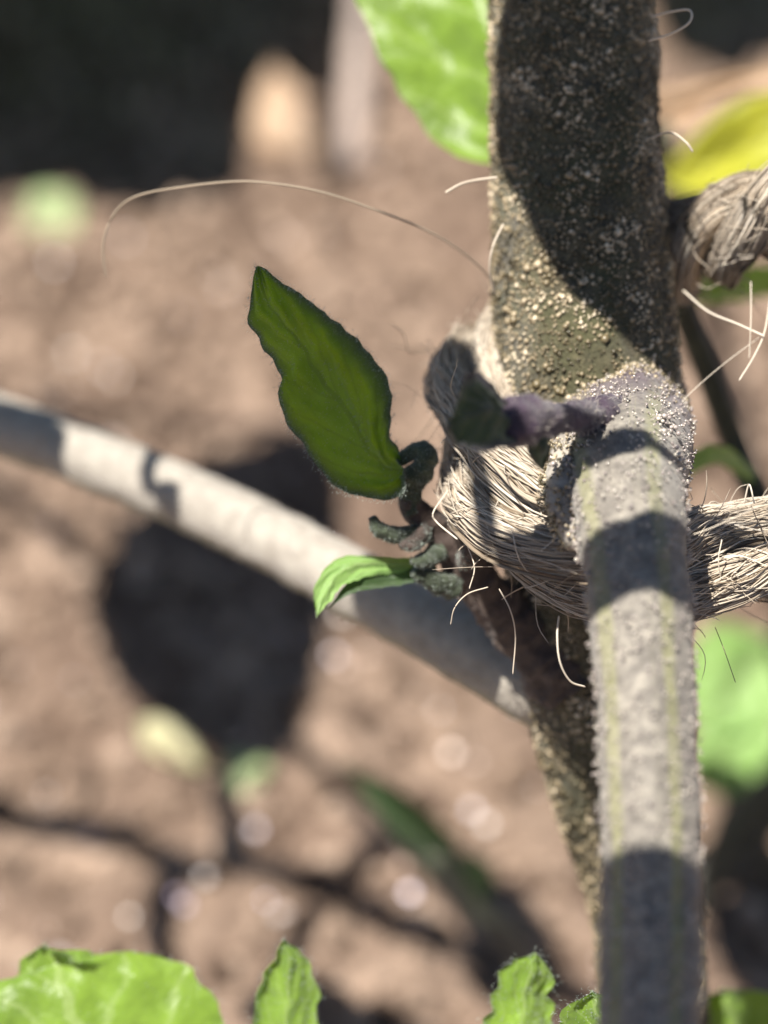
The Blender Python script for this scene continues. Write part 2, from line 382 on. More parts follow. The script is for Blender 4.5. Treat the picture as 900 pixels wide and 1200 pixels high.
# ------------------------------------------------------------------ leaves
def leaf_grid(Lp, Rp, nu=36, nv=18, fold=0.0, arch=0.0, wave=0.0, quilt=0.0, curl=0.0, seed=0, normal=None, veins=6.0, offset=None, ragged=.12):
    """blade between two 3-D edge lines that share base and tip; fold lifts the halves, arch bows it lengthwise, curl rolls the margin back"""
    Ls = spline(Lp, nu); Rs = spline(Rp, nu)
    v = np.linspace(-1, 1, nv + 1); u = np.linspace(0, 1, nu)
    wd0 = Rs - Ls; wl = np.linalg.norm(wd0, axis=1, keepdims=True); dirw = wd0 / np.maximum(wl, 1e-6)
    for a in range(1, nu - 1):
        rg = ragged * min(1.0, float(wl[a, 0]) / 2)
        Ls[a] += dirw[a] * rg * 2 * mnoise.noise(Vector((u[a] * 23 + seed, .3, seed * 1.7))); Rs[a] += dirw[a] * rg * 2 * mnoise.noise(Vector((u[a] * 23 + seed, 7.3, seed * 1.7)))
    P = Ls[:, None] * ((1 - v) / 2)[None, :, None] + Rs[:, None] * ((1 + v) / 2)[None, :, None]
    if normal is None:
        normal = np.cross(Ls[-1] - Ls[0], Rs[nu // 2] - Ls[nu // 2]); normal = normal / np.linalg.norm(normal)
    wdt = np.linalg.norm(Rs - Ls, axis=1)[:, None]
    av = np.abs(v)[None]; U = u[:, None]
    h = fold * av * wdt + arch * np.sin(math.pi * U) * np.ones_like(av)
    h = h - curl * np.clip((av - .7) / .3, 0, 1) ** 2 * wdt
    ph = (U * veins - av * 1.9) % 1.0
    h = h + quilt * np.sin(ph * math.pi) * np.clip(av * 4, 0, 1) * (1 - av ** 3)
    sd = seed * 3.7
    for a in range(nu):
        for b in range(nv + 1):
            h[a, b] += wave * mnoise.noise(Vector((u[a] * 3.1 + sd, v[b] * 1.7, sd)))
    P = P + h[..., None] * normal
    if offset is not None: P = P + offset
    n = nv + 1
    i = (np.arange(nu - 1) * n)[:, None]; j = np.arange(nv)[None]
    F = np.stack([i + j, i + j + 1, i + j + n + 1, i + j + n], -1).reshape(-1, 4)
    uv = np.stack([np.repeat(u, n), np.tile((v + 1) / 2, nu)], 1)
    return P.reshape(-1, 3), F, uv
def traced_leaf(name, left, right, mat, parent, **k):
    """left/right: (px, py, depth) rows from base to tip"""
    V, F, uv = leaf_grid(path(left), path(right), **k)
    o = mk(name, Geo().add(V, F, uv=uv), mat, parent); o.data['_'] = 0
    return o, V, F
def tomato_leaf(base, tip, face, width, seed, teeth=4, skew=.0, n=26):
    """edge lines of a toothed leaflet lying between base and tip, its blade facing `face`"""
    base = np.asarray(base, float); tip = np.asarray(tip, float); ax = tip - base
    side = nrm(np.cross(face, ax)); r = np.random.default_rng(seed)
    u = np.linspace(0, 1, n)
    prof = np.sin(math.pi * u ** .72) ** .85 * (1 - .18 * u)
    out = []
    for s in (-1, 1):
        saw = ((u * teeth + r.random() * .6) % 1.0)
        wv = prof * (1 - .30 * saw) * width * .5 * (1 + .12 * r.normal())
        wv[0] = .02 * width; wv[-1] = 0
        out.append(base + ax * u[:, None] + side * (s * wv)[:, None])
    return out
def grown_leaf(name, base, tip, face, width, mat, parent, seed=0, loc=None, **k):
    a, b = tomato_leaf(base, tip, face, width, seed)
    k.setdefault('fold', .12); k.setdefault('wave', width * .10); k.setdefault('quilt', width * .02); k.setdefault('arch', width * .12)
    V, F, uv = leaf_grid(a, b, nu=30, nv=12, seed=seed, normal=nrm(np.asarray(face, float)), **k)
    return mk(name, Geo().add(V, F, uv=uv), mat, parent, loc=loc)

# ------------------------------------------------------------------ the tied tomato plant
base_pt = np.array([at(772, 1200, 132)[0] + 5, at(772, 1200, 132)[1] + 10, 0]); base_pt[2] = ground_z(base_pt)
plant = thing('tomato_plant', 'hairy tomato stem tied with twine, forking into a branch and a purple stalk', 'plant', base_pt)

def vary(f1, a1, f2, a2, off=0.0):
    return lambda s, a, p: a1 * fbm(p + off, f1) + a2 * fbm(p + off + 5, f2, 2)
ms = [(655, -1800, 84, 3.30), (655, -800, 99, 3.98), (665, -250, 105, 4.17), (669, 0, 105, 4.22), (676, 200, 103.8, 4.37), (686, 400, 102.5, 4.56), (692, 480, 102.5, 4.61), (690, 620, 103.5, 4.30), (690, 760, 105, 3.8), (722, 900, 108, 3.75), (754, 1050, 112, 3.05), (770, 1200, 116, 2.95)]
P = np.vstack([path([p[:3] for p in ms]), base_pt + np.array([-1, -2, 22]), base_pt + np.array([0, 0, -4])])
rr = np.array([p[3] for p in ms] + [3.6, 4.4])
X = spline(np.hstack([P, rr[:, None]]), 420)
g = tube_geo(X[:, :3], X[:, 3], 72, vary(.35, .045, 1.6, .022))
main = mk('main_stem', g, M['stem'], plant)
def seen(v):   # hair only where the stem is near the tie
    return lambda c: (np.abs((c - CAM) @ U_) < 33).astype(float) * v + 1e-3
p, nv = surface_points(g.v[0], g.f[0], 52000, seen(1))
nv = np.where(((p - X[:, :3][np.argmin(np.linalg.norm(p[:, None, :] - X[None, ::6, :3], axis=2), 1) * 6]) * nv).sum(1, keepdims=True) < 0, -nv, nv)
clump = np.array([fbm(q_, .55, 3) for q_ in p]); keep = clump + rng.normal(0, .22, len(p)) > -.75
p, nv, clump = p[keep], nv[keep], clump[keep]
hairs('stem_hair', p, nv, .10, .02, .075 * rng.gamma(5, .2, len(p)), M['grit'], main, segs=2, tone=np.clip(.55 + clump * .7 + rng.normal(0, .16, len(p)), 0, 1))

# the purple-green leaf stalk that leaves the joint and comes forward
fs = [(735, 462, 104.5, 2.7), (737, 500, 98.8, 2.95), (732, 548, 92.8, 2.85), (735, 605, 88.6, 2.45), (747, 690, 86.3, 2.18), (755, 800, 84.6, 2.03), (761, 930, 83, 2.0), (763, 1060, 81.8, 1.97), (761, 1200, 80.5, 1.95), (755, 1420, 79, 1.85), (740, 1700, 80, 1.6), (720, 2000, 84, 1.2)]
X2 = spline(np.hstack([path([p[:3] for p in fs]), np.array([p[3] for p in fs])[:, None]]), 300)
def stalk_bump(s, a, p): return .035 * math.cos(5 * a + .6 * math.sin(s * 9)) + .07 * fbm(p, .35) + .03 * fbm(p + 3, 1.5, 2)
g2 = tube_geo(X2[:, :3], X2[:, 3], 64, stalk_bump)
_, N2, B2 = frames(X2[:, :3]); k2 = 140
def face_angle(f):
    a = np.linspace(0, 2 * math.pi, 720, endpoint=False); dv = N2[k2] * np.cos(a)[:, None] + B2[k2] * np.sin(a)[:, None]
    e = np.abs(dv @ R_ - f) + 9 * ((dv @ -F_) < 0); return a[np.argmin(e)] / (2 * math.pi)
M['stalk'] = mat_stem('purple_stalk_skin', [(.28, (.078, .068, .058)), (.5, (.185, .165, .138)), (.74, (.36, .325, .265))], 1500, stripe=(.24, .24, .085), stripe_at=[(face_angle(f), .034) for f in (-.78, .42)], rough=.5, bumpd=.0003, tip=(.09, .19, (.055, .028, .052)))
stalk = mk('leaf_stalk', g2, M['stalk'], plant)
p, nv = surface_points(g2.v[0], g2.f[0], 4600, lambda c: ((c - CAM) @ U_ > -28).astype(float) + .02)
cen = X2[np.argmin(np.linalg.norm(p[:, None] - X2[None, ::4, :3], axis=2), 1) * 4][:, :3]
nv = np.where(((p - cen) * nv).sum(1, keepdims=True) < 0, -nv, nv)
hairs('stalk_hair', p, nv, .2, .012, .055, M['dew'], stalk)
pj, nj = surface_points(g2.v[0], g2.f[0], 30000, lambda c: ((c - CAM) @ F_ > 90).astype(float) + 1e-6)
mx_ = X[:, :3][::2]; dj = np.linalg.norm(pj[:, None] - mx_[None], axis=2); rj = dj.min(1) - X[::2, 3][dj.argmin(1)]
kj = np.abs(rj) < rng.gamma(2.2, .42, len(rj)); pj, nj = pj[kj][:3200], nj[kj][:3200]
hairs('joint_grain', pj, nj, .06, .02, .085, M['grit'], stalk, segs=2)
# knobbly collar where the stalk leaves the stem
cc = []
for (px, py, d, s, n) in [(712, 478, 93.2, .75, 150), (700, 515, 92, .85, 130), (668, 555, 90.5, .7, 120), (672, 590, 90, .55, 70), (768, 500, 92, .8, 110), (785, 540, 90.5, .7, 90)]:
    q = at(px, py, d) + rng.normal(0, s * .55, (n, 3)); cc.append(q)
cc = np.vstack(cc); V, F = beads(cc, rng.uniform(.05, .16, len(cc)), None, .15)
mk('joint_collar', Geo().add(V, F, col=np.repeat(rng.random(len(cc)), 12)), M['dew'], plant, kind='stuff')
def blob(pts, name, mat, parent, sides=28, n=60, am=.12, f=.9):
    Xb = spline(np.hstack([path([p[:3] for p in pts]), np.array([p[3] for p in pts])[:, None]]), n)
    gb = tube_geo(Xb[:, :3], np.maximum(Xb[:, 3], .02), sides, vary(f, am, f * 3, am * .4)); ob = mk(name, gb, mat, parent)
    c2 = Xb[:, :3]
    pp, nn = surface_points(gb.v[0], gb.f[0], 1200)
    ce = c2[np.argmin(np.linalg.norm(pp[:, None] - c2[None], axis=2), 1)]
    nn = np.where(((pp - ce) * nn).sum(1, keepdims=True) < 0, -nn, nn)
    return ob, pp, nn
ob, pp, nn = blob([(700, 500, 96, 1.5), (676, 545, 92, 1.35), (666, 590, 90, 1.0), (676, 640, 89, .5)], 'stem_swelling', M['branch'], plant)
hairs('swelling_hair', pp, nn, .3, .02, .07, M['grit'], ob)

# withered bud on a purple stalk, turned away from the joint
bs = [(742, 490, 97, 1.1), (705, 488, 92, .95), (665, 490, 88.5, .7), (630, 492, 86.5, .85), (606, 496, 85.4, 1.1), (580, 499, 84.5, .6)]
ob, pp, nn = blob(bs, 'bud_stalk', M['purple'], plant, 20, 50, .3, .8)
hairs('bud_hair', pp[:380], nn[:380], .35, .013, .02, M['dew'], ob)
bud = ob
traced_leaf('withered_leaf', [(612, 503, 85), (600, 522, 84.2), (575, 530, 83.2), (550, 529, 82.6), (531, 522, 82.2), (525, 500, 82)],
            [(612, 485, 85), (593, 470, 84.8), (575, 452, 84.4), (555, 440, 84), (534, 452, 83), (525, 500, 82)], M['leaf_bud'], bud, fold=.10, wave=.5, curl=.05, quilt=.25, arch=-.5, seed=3)
traced_leaf('withered_leaf', [(612, 505, 85.5), (618, 528, 86), (628, 545, 86.5), (636, 552, 87)], [(632, 498, 85.5), (645, 510, 86), (648, 532, 86.5), (636, 552, 87)], M['leaf_bud'], bud, fold=-.2, wave=.3, seed=5)

# side branch running off behind
br = [(690, 835, 108, 2.2), (640, 806, 106.5, 2.3), (590, 778, 107, 2.15), (520, 740, 109, 2.0), (430, 692, 112, 1.88), (300, 622, 117, 1.83), (200, 575, 121, 1.84), (80, 527, 125, 1.86), (-60, 474, 128, 1.85), (-260, 370, 126, 1.7), (-430, 150, 114, 1.5), (-520, -250, 108, 1.3), (-540, -800, 105, 1.0)]
X3 = spline(np.hstack([path([p[:3] for p in br]), np.array([p[3] for p in br])[:, None]]), 260)
g3 = tube_geo(X3[:, :3], X3[:, 3], 48, vary(.4, .06, 2, .03))
branch = mk('side_branch', g3, M['branch'], plant)
p, nv = surface_points(g3.v[0], g3.f[0], 5000)
cen = X3[np.argmin(np.linalg.norm(p[:, None] - X3[None, ::4, :3], axis=2), 1) * 4][:, :3]
nv = np.where(((p - cen) * nv).sum(1, keepdims=True) < 0, -nv, nv)
hairs('branch_hair', p, nv, .16, .013, .035, M['dew'], branch)

# dark axillary shoot with the shaded leaf
sh = [(668, 800, 103, 1.9), (625, 755, 102.5, 1.5), (580, 706, 101.5, 1.25), (535, 648, 100, 1.0), (505, 612, 99, .8), (484, 596, 98.3, .62), (478, 580, 98, .5)]
ob, pp, nn = blob(sh, 'side_shoot', M['shoot'], plant, 32, 90, .22, 1.0); shoot = ob
blobp = [(482, 602, 98.2, .45), (478, 580, 98, .55), (484, 560, 97.6, .62), (497, 547, 97.2, .58), (500, 533, 97.1, .5), (488, 528, 97.3, .42), (470, 538, 97.7, .34), (452, 540, 98.2, .2)]
ob, pp, nn = blob(blobp, 'leaf_petiole', M['petiole'], shoot, 20, 60, .28, 1.3)
hairs('petiole_fuzz', pp, nn, .12, .012, 0, M['fuzz'], shoot)
lp = [(472, 548), (468, 578), (432, 584), (392, 571), (362, 537), (336, 502), (320, 462), (323, 442), (306, 411), (288, 381), (291, 358), (296, 330), (302, 312)]
rp = [(472, 548), (470, 528), (456, 512), (456, 480), (450, 448), (424, 410), (400, 385), (380, 368), (352, 347), (332, 335), (318, 324), (310, 315), (302, 312)]
dl = np.linspace(96.6, 93.6, len(lp))
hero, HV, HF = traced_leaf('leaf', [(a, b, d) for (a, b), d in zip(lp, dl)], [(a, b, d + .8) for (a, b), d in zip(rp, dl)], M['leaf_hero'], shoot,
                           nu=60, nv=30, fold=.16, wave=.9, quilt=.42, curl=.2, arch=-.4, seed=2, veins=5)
hn = nrm(np.cross(HV[HF[:, 2]] - HV[HF[:, 0]], HV[HF[:, 3]] - HV[HF[:, 1]]))
p, nv = surface_points(HV, HF, 2200); nv = np.where((nv @ F_)[:, None] > 0, -nv, nv)
rim = np.concatenate([HV.reshape(60, 31, 3)[:, 0], HV.reshape(60, 31, 3)[:, -1]]); rim = np.repeat(rim, 9, 0) + rng.normal(0, .10, (1080, 3))
rn = nrm(rim - HV.reshape(60, 31, 3)[np.r_[0:60, 0:60].repeat(9), 15] + rng.normal(0, .4, rim.shape))
hairs('leaf_fuzz', np.vstack([p, rim]), np.vstack([nv, rn]), .11, .011, 0, M['fuzz'], shoot)
traced_leaf('leaf', [(508, 664, 99.5), (470, 669, 99), (432, 674, 98.5), (404, 684, 98), (386, 704, 97.6), (371, 724, 97.4)],
            [(508, 652, 100), (462, 652, 99.5), (425, 648, 99), (392, 656, 98.5), (368, 688, 98), (371, 724, 97.4)], M['leaf_pale'], shoot, fold=.3, wave=.35, curl=.1, quilt=.1, seed=8)
traced_leaf('leaf', [(515, 684, 99), (470, 690, 98.9), (436, 693, 98.6), (410, 699, 98.4), (386, 712, 98)],
            [(510, 660, 99.6), (470, 672, 99.6), (432, 676, 99.2), (408, 686, 98.8), (386, 712, 98)], M['leaf_dark'], shoot, fold=-.3, wave=.2, seed=9)
for k, pts in enumerate([
    [(486, 622, 98, .3), (462, 627, 97.5, .42), (443, 619, 97.2, .36), (436, 606, 97, .16)],
    [(500, 618, 98.5, .4), (486, 632, 97.8, .42), (470, 640, 97.4, .2)],
    [(512, 645, 99, .5), (496, 656, 98.2, .42), (482, 658, 97.8, .15)],
    [(500, 628, 98.5, .35), (484, 640, 97.6, .3), (474, 636, 97.3, .12)],
    [(530, 690, 100, .6), (505, 678, 99, .55), (486, 668, 98.6, .3)],
    [(545, 660, 99, .5), (552, 640, 98, .35), (548, 628, 97.6, .12)]]):
    _, pp, nn = blob(pts, 'curled_leaflet', M['shoot'] if k % 2 else M['petiole'], shoot, 18, 30, .32, 1.2); hairs('leaflet_fuzz', pp[:400], nn[:400], .12, .012, 0, M['fuzz'], shoot)

# broad leaf behind the stem, at the top
traced_leaf('leaf', [(640, 150, 112), (588, 180, 112), (545, 178, 112.5), (505, 150, 113), (470, 105, 113.5), (440, 50, 114), (415, -10, 115), (400, -90, 116), (430, -170, 117), (500, -230, 118)],
            [(640, 150, 112), (660, 100, 112), (680, 40, 112), (690, -30, 113), (680, -110, 114), (650, -170, 115), (600, -210, 116), (560, -225, 117), (530, -232, 117.5), (500, -230, 118)],
            M['leaf_bright'], plant, fold=.06, wave=1.4, quilt=.5, arch=.8, seed=11, nu=50, nv=26)

# leaflets low on the leaf stalk
def low_leaf(left, right, mat, seed, stem_to, **k):
    o_, V_, F_l = traced_leaf('leaflet', left, right, mat, stalk, seed=seed, ragged=.3, **k)
    pp_, nn_ = surface_points(V_, F_l, 1500); nn_ = np.where((nn_ @ F_)[:, None] > 0, -nn_, nn_)
    G_ = V_.reshape(k.get('nu', 36), -1, 3); ed = np.concatenate([G_[:, 0], G_[:, -1]]).repeat(7, 0) + rng.normal(0, .15, (G_.shape[0] * 14, 3))
    en = nrm(ed - np.concatenate([G_[:, G_.shape[1] // 2]] * 2).repeat(7, 0) + rng.normal(0, .4, ed.shape)); pp_ = np.vstack([pp_, ed]); nn_ = np.vstack([nn_, en])
    st = spline(np.vstack([path([left[0]]), path([((left[0][0] + stem_to[0]) / 2, max(left[0][1], 1380) + 90, (left[0][2] + stem_to[2]) / 2)]), path([stem_to])]), 30)
    mk('leaflet_stalk', tube_geo(st, np.linspace(.45, .7, 30), 12), M['branch'], stalk)
    return pp_, nn_
FZ = []
FZ.append(low_leaf([(150, 1420, 104), (40, 1380, 103), (-40, 1290, 103), (-70, 1200, 103), (-30, 1160, 103.5), (10, 1150, 104), (25, 1125, 104), (52, 1108, 104)],
         [(150, 1420, 104), (240, 1360, 103), (275, 1280, 103), (250, 1200, 103), (225, 1150, 103.5), (170, 1122, 104), (110, 1116, 104), (52, 1108, 104)], M['leaf_bright'], 21, (725, 1960, 83), fold=.08, wave=1.1, quilt=.45, nu=44, nv=22))
FZ.append(low_leaf([(320, 1420, 101), (296, 1340, 101), (290, 1260, 101), (298, 1190, 101), (310, 1140, 101), (332, 1100, 101)],
         [(320, 1420, 101), (362, 1340, 101.5), (372, 1260, 101.5), (372, 1180, 101.5), (362, 1130, 101), (332, 1100, 101)], M['leaf_bright'], 22, (728, 1900, 82), fold=.3, wave=.4, quilt=.25, curl=.12))
FZ.append(low_leaf([(600, 1420, 99), (570, 1330, 99), (566, 1250, 99), (578, 1180, 99), (590, 1140, 99), (628, 1117, 99)],
         [(600, 1420, 99), (640, 1330, 99.5), (652, 1250, 99.5), (650, 1180, 99.5), (646, 1140, 99), (628, 1117, 99)], M['leaf_bright'], 23, (735, 1800, 81), fold=.25, wave=.4, quilt=.2, curl=.1))
FZ.append(low_leaf([(740, 1440, 92), (680, 1370, 92), (648, 1290, 92), (650, 1220, 92), (668, 1180, 92), (694, 1162, 92)],
         [(740, 1440, 92), (800, 1370, 92), (810, 1290, 92), (790, 1220, 92), (740, 1180, 92), (694, 1162, 92)], M['leaf_bright'], 24, (745, 1600, 80), fold=.15, wave=.6, quilt=.3))
FZ.append(low_leaf([(930, 1460, 114.5), (840, 1380, 114.5), (790, 1300, 114.5), (780, 1230, 114.5), (800, 1180, 114.5), (848, 1160, 114.5)],
         [(930, 1460, 114.5), (1010, 1380, 115.5), (1020, 1300, 115.5), (990, 1220, 115.5), (920, 1172, 115), (848, 1160, 114.5)], M['leaf_bright'], 25, (750, 1650, 80), fold=.12, wave=.9, quilt=.4))
hairs('leaflet_fuzz', np.vstack([a for a, b in FZ]), np.vstack([b for a, b in FZ]), .13, .010, 0, M['fuzz'], stalk)

# ------------------------------------------------------------------ jute twine looped round the stem, tied back to a cane
cane_base = at(1290, 900, 112); cane_top = at(1245, -900, 108)
dirc = nrm(cane_top - cane_base); cane_foot = cane_base + dirc * ((-8 - cane_base[2]) / dirc[2]); cane_foot_z = cane_foot.copy()
RP = [(1330, 150, 112), (1235, 120, 103), (1120, 160, 99), (1010, 208, 98.5), (900, 256, 101), (856, 272, 102.5), (814, 288, 104.6), (772, 306, 107.4), (715, 338, 109.6), (640, 378, 109), (578, 415, 106), (556, 480, 102), (566, 540, 97.8), (596, 592, 94.6), (638, 632, 93), (690, 655, 92.4), (745, 666, 92.6), (800, 664, 94), (860, 655, 95), (930, 640, 95.5), (1020, 612, 96.5), (1130, 560, 99), (1240, 500, 103), (1330, 440, 111)]
NS = 220
ctr = spline(path(RP), NS)
s_mm = np.concatenate([[0], np.cumsum(np.linalg.norm(np.diff(ctr, axis=0), axis=1))])
T, N, B = frames(ctr)
pxr = 450 + KPX * ((ctr - CAM) @ R_) / ((ctr - CAM) @ F_); pyr = 600 - KPX * ((ctr - CAM) @ U_) / ((ctr - CAM) @ F_)
k_end = int(np.argmin((pxr - 700) ** 2 + (pyr - 358) ** 2))
rate = np.where(np.arange(NS) < k_end, 1 / 12.0, 1 / 36.0); rate = np.convolve(np.pad(rate, 15, mode='edge'), np.ones(31) / 31, 'valid')
TW = -1.0
phi = TW * 2 * math.pi * np.concatenate([[0], np.cumsum(rate[1:] * np.diff(s_mm))])
RO, RS = 1.50, 1.10
twine = thing('garden_twine', 'frayed pale jute twine looped around the hairy stem', 'twine', ctr[k_end])
swell = 1 + .05 * np.sin(s_mm * .7) + .04 * np.sin(s_mm * 1.9 + 1)
NF = 340
strand_c = []
for k in range(3):
    a = phi + 2 * math.pi * k / 3 + .25 * np.sin(s_mm * .21 + k)
    cs = ctr + N * (RO * np.cos(a))[:, None] + B * (RO * np.sin(a))[:, None]; strand_c.append(cs)
    g = Geo()
    rho = RS * (.70 + .36 * rng.random(NF) ** .6) + (rng.random(NF) < .06) * rng.uniform(.05, .3, NF); th0 = rng.uniform(0, 2 * math.pi, NF)
    wob = rng.normal(0, 1, (NF, 4)); t = s_mm[None]
    th = th0[:, None] + a[None] * .35 + .26 * np.sin(t * rng.uniform(.15, .6, (NF, 1)) + wob[:, :1] * 6) + .10 * np.sin(t * rng.uniform(.8, 1.6, (NF, 1)) + wob[:, 3:] * 6) + wob[:, 1:2] * .035 * t
    rh = rho[:, None] * swell[None] * (1 + .07 * np.sin(t * rng.uniform(.3, 1.1, (NF, 1)) + wob[:, 2:3] * 6))
    Pf = cs[None] + N[None] * (rh * np.cos(th))[..., None] + B[None] * (rh * np.sin(th))[..., None]
    V, F = fibres(Pf, rng.gamma(3, .009, NF) + .010, 3)
    g.add(V, F, col=np.repeat(np.clip(rng.normal(.52, .28, NF), 0, 1), NS * 3))
    st = mk('strand', g, M['fibre'], twine)
    V, F, uv, _ = tube(cs[::2], RS * .86, 14)
    mk('strand_core', Geo().add(V, F, uv=uv), M['fibre_core'], st)
# short frayed fibres standing off the twine
NFZ = 750; fz = []
for q in range(NFZ):
    k = rng.integers(3); i0 = rng.integers(15, NS - 15); c0 = strand_c[k][i0]
    d = nrm(rng.normal(0, 1, 3) + .0); d = nrm(d - T[i0] * d.dot(T[i0]) * .6)
    out = nrm(c0 - ctr[i0]) * .8 + d; out = nrm(out)
    L = rng.gamma(1.6, .75) + .4; n = 12; tt = np.linspace(0, 1, n)[:, None]
    along = T[i0] * rng.choice([-1, 1]); curlv = rng.normal(0, 1, 3)
    Pq = c0 + out * RS * .95 + (along * .8 + out * rng.uniform(.15, .9)) * (L * tt) + curlv * (L * .35 * tt ** 2) + nrm(rng.normal(0, 1, 3)) * (.12 * L * np.sin(tt * rng.uniform(3, 8)))
    fz.append(Pq)
V, F = fibres(np.array(fz), rng.uniform(.012, .03, NFZ), 3)
mk('frayed_fibre', Geo().add(V, F, col=np.repeat(rng.uniform(.4, 1, NFZ), 36)), M['fibre'], twine, kind='stuff')
NM = 900; fm = []      # matted fibres lying over the strands at odd angles
for q in range(NM):
    k = rng.integers(3); i0 = rng.integers(15, NS - 15); c0 = strand_c[k][i0]
    a0 = rng.uniform(0, 2 * math.pi); o0 = N[i0] * math.cos(a0) + B[i0] * math.sin(a0); tg = np.cross(T[i0], o0)
    L = rng.uniform(.8, 3.4); tt = np.linspace(-.5, .5, 10)[:, None]; sl = rng.normal(0, .55)
    ang = sl * L * tt[:, 0] / RS
    od = o0 * np.cos(ang)[:, None] + tg * np.sin(ang)[:, None]
    fm.append(c0 + T[i0] * (L * tt) + od * (RS * 1.06 + .18 * np.abs(np.sin(tt * 5 + q)) * rng.random()))
V, F = fibres(np.array(fm), rng.uniform(.018, .04, NM), 3)
mk('matted_fibre', Geo().add(V, F, col=np.repeat(rng.uniform(.2, 1, NM), 30)), M['fibre'], twine, kind='stuff')
def loose(pts, r, tone=.7, n=50):
    X_ = spline(path(pts), n); V, F = fibres(X_[None], np.array([r]), 6)
    return mk('loose_fibre', Geo().add(V, F, col=np.full(len(V), tone)), M['fibre'], twine)
loose([(590, 380, 104), (576, 330, 102.5), (545, 298, 101), (500, 270, 99.5), (440, 246, 98.5), (380, 226, 98), (320, 215, 98), (270, 213, 98.3), (200, 221, 99), (155, 232, 99.5), (133, 252, 100), (121, 285, 100.5), (124, 325, 101)], .055, .15, 120)
loose([(585, 690, 92.5), (598, 715, 92), (604, 745, 92.5), (601, 790, 93)], .035)
loose([(572, 688, 93), (548, 696, 93), (533, 712, 93), (528, 732, 93.5)], .03)
loose([(655, 722, 91.5), (653, 745, 91), (656, 775, 91), (668, 798, 91.5), (686, 805, 92)], .045, .9)
loose([(838, 735, 94), (848, 760, 93.5), (862, 800, 93)], .02, .1)
loose([(800, 340, 101), (830, 365, 99), (865, 380, 97.5), (896, 394, 96.5)], .05, .9)
loose([(905, 330, 99), (897, 385, 97), (885, 415, 96.5), (866, 446, 96)], .045, .8)
loose([(880, 330, 99), (880, 375, 97), (878, 420, 97)], .03, .8)
loose([(784, 486, 97), (815, 455, 97), (850, 425, 97.5), (890, 395, 98)], .018, .9)
loose([(583, 208, 98), (560, 211, 98), (540, 216, 97.6), (522, 226, 97.2)], .07, .6)
loose([(580, 345, 100), (574, 315, 99), (578, 288, 98.6), (590, 262, 99)], .06, .7)
loose([(760, 48, 98), (786, 40, 97), (808, 26, 96.5), (808, 12, 97), (786, 14, 98), (764, 20, 99)], .06, .8)
loose([(762, 162, 99), (785, 155, 98), (803, 166, 97), (812, 178, 97)], .05, .7)
loose([(525, 575, 96), (508, 600, 95), (512, 612, 95), (536, 632, 94)], .04, .9)
loose([(548, 640, 94), (556, 665, 93.5), (550, 690, 93.5)], .03, .8)
loose([(850, 700, 93), (842, 660, 92), (846, 632, 92)], .03, .9)
loose([(872, 590, 93), (878, 568, 92.6), (884, 590, 92.4)], .04, .9)

cane = thing('garden_cane', 'upright bamboo cane that the twine is tied back to', 'cane', [cane_foot[0], cane_foot[1], 0])
Pc = np.linspace(cane_foot, cane_top + dirc * 120, 160)
mk('cane_shaft', tube_geo(Pc, 4.2 * (1 + .10 * np.exp(-((np.arange(160) % 40 - 20) / 1.5) ** 2)), 28), M['cane'], cane)

# ------------------------------------------------------------------ neighbouring plants and litter behind
def stem_part(name, pts, r, mat, parent, sides=20, n=60):
    Xs = spline(np.asarray(pts, float), n); return mk(name, tube_geo(Xs, np.linspace(r[0], r[1], n), sides, vary(.3, .07, 1.2, .03)), mat, parent)
# thin dark plant behind the tie
b0 = soil_at(960, 900)
yp = thing('young_plant', 'thin dark-stemmed young plant with pale lobed leaves behind the twine', 'plant', b0)
stem_part('stem', [b0 + [0, 0, -3], at(905, 650, 128), at(868, 540, 124), at(815, 400, 122), at(795, 350, 121), at(770, 250, 120)], (1.2, .75), M['dark_stem'], yp)
traced_leaf('leaf', [(895, 575, 124), (870, 560, 118), (845, 545, 114), (815, 555, 112), (795, 562, 111)], [(895, 575, 124), (880, 545, 118), (850, 522, 114), (815, 530, 112), (795, 562, 111)], M['leaf_pale'], yp, fold=.35, wave=.5, curl=.2, seed=31)
traced_leaf('leaf', [(790, 345, 124), (830, 355, 127), (870, 352, 130), (930, 345, 134), (980, 330, 137)], [(790, 345, 124), (820, 325, 127), (870, 312, 130), (930, 312, 134), (980, 330, 137)], M['leaf_bright'], yp, fold=.1, wave=.8, seed=32)
stem_part('leaf_stalk', [at(903, 640, 128), at(930, 700, 144), at(915, 735, 167), at(905, 752, 206)], (.7, .5), M['dark_stem'], yp)
traced_leaf('leaf', [(905, 752, 206), (850, 735, 205), (812, 752, 204), (800, 800, 203), (812, 850, 202), (835, 862, 202)], [(905, 752, 206), (960, 770, 205), (955, 810, 204), (900, 850, 203), (866, 862, 202), (835, 862, 202)], M['leaf_pale'], yp, fold=.1, wave=1.2, quilt=.5, seed=33)
traced_leaf('leaf', [(870, 840, 204), (830, 850, 203), (806, 880, 202), (812, 920, 201), (845, 932, 200), (858, 930, 200)], [(870, 840, 204), (905, 850, 203), (910, 880, 202), (892, 905, 201), (875, 925, 200), (858, 930, 200)], M['leaf_pale'], yp, fold=.1, wave=1.0, quilt=.4, seed=34)
traced_leaf('leaf', [(800, 560, 150), (785, 620, 158), (750, 675, 164), (700, 685, 166), (655, 650, 168)], [(800, 560, 150), (760, 500, 158), (710, 480, 164), (665, 500, 166), (655, 650, 168)], M['leaf_dark'], yp, fold=.1, wave=1, seed=35)  # leaf added behind the main stem to shade the soil at lower right
stem_part('stem', [soil_at(815, 1060) + [0, 0, -2], at(845, 1000, 190), at(880, 950, 186), at(930, 890, 182), at(1000, 820, 180)], (1.8, 1.3), M['dark_stem'], yp)
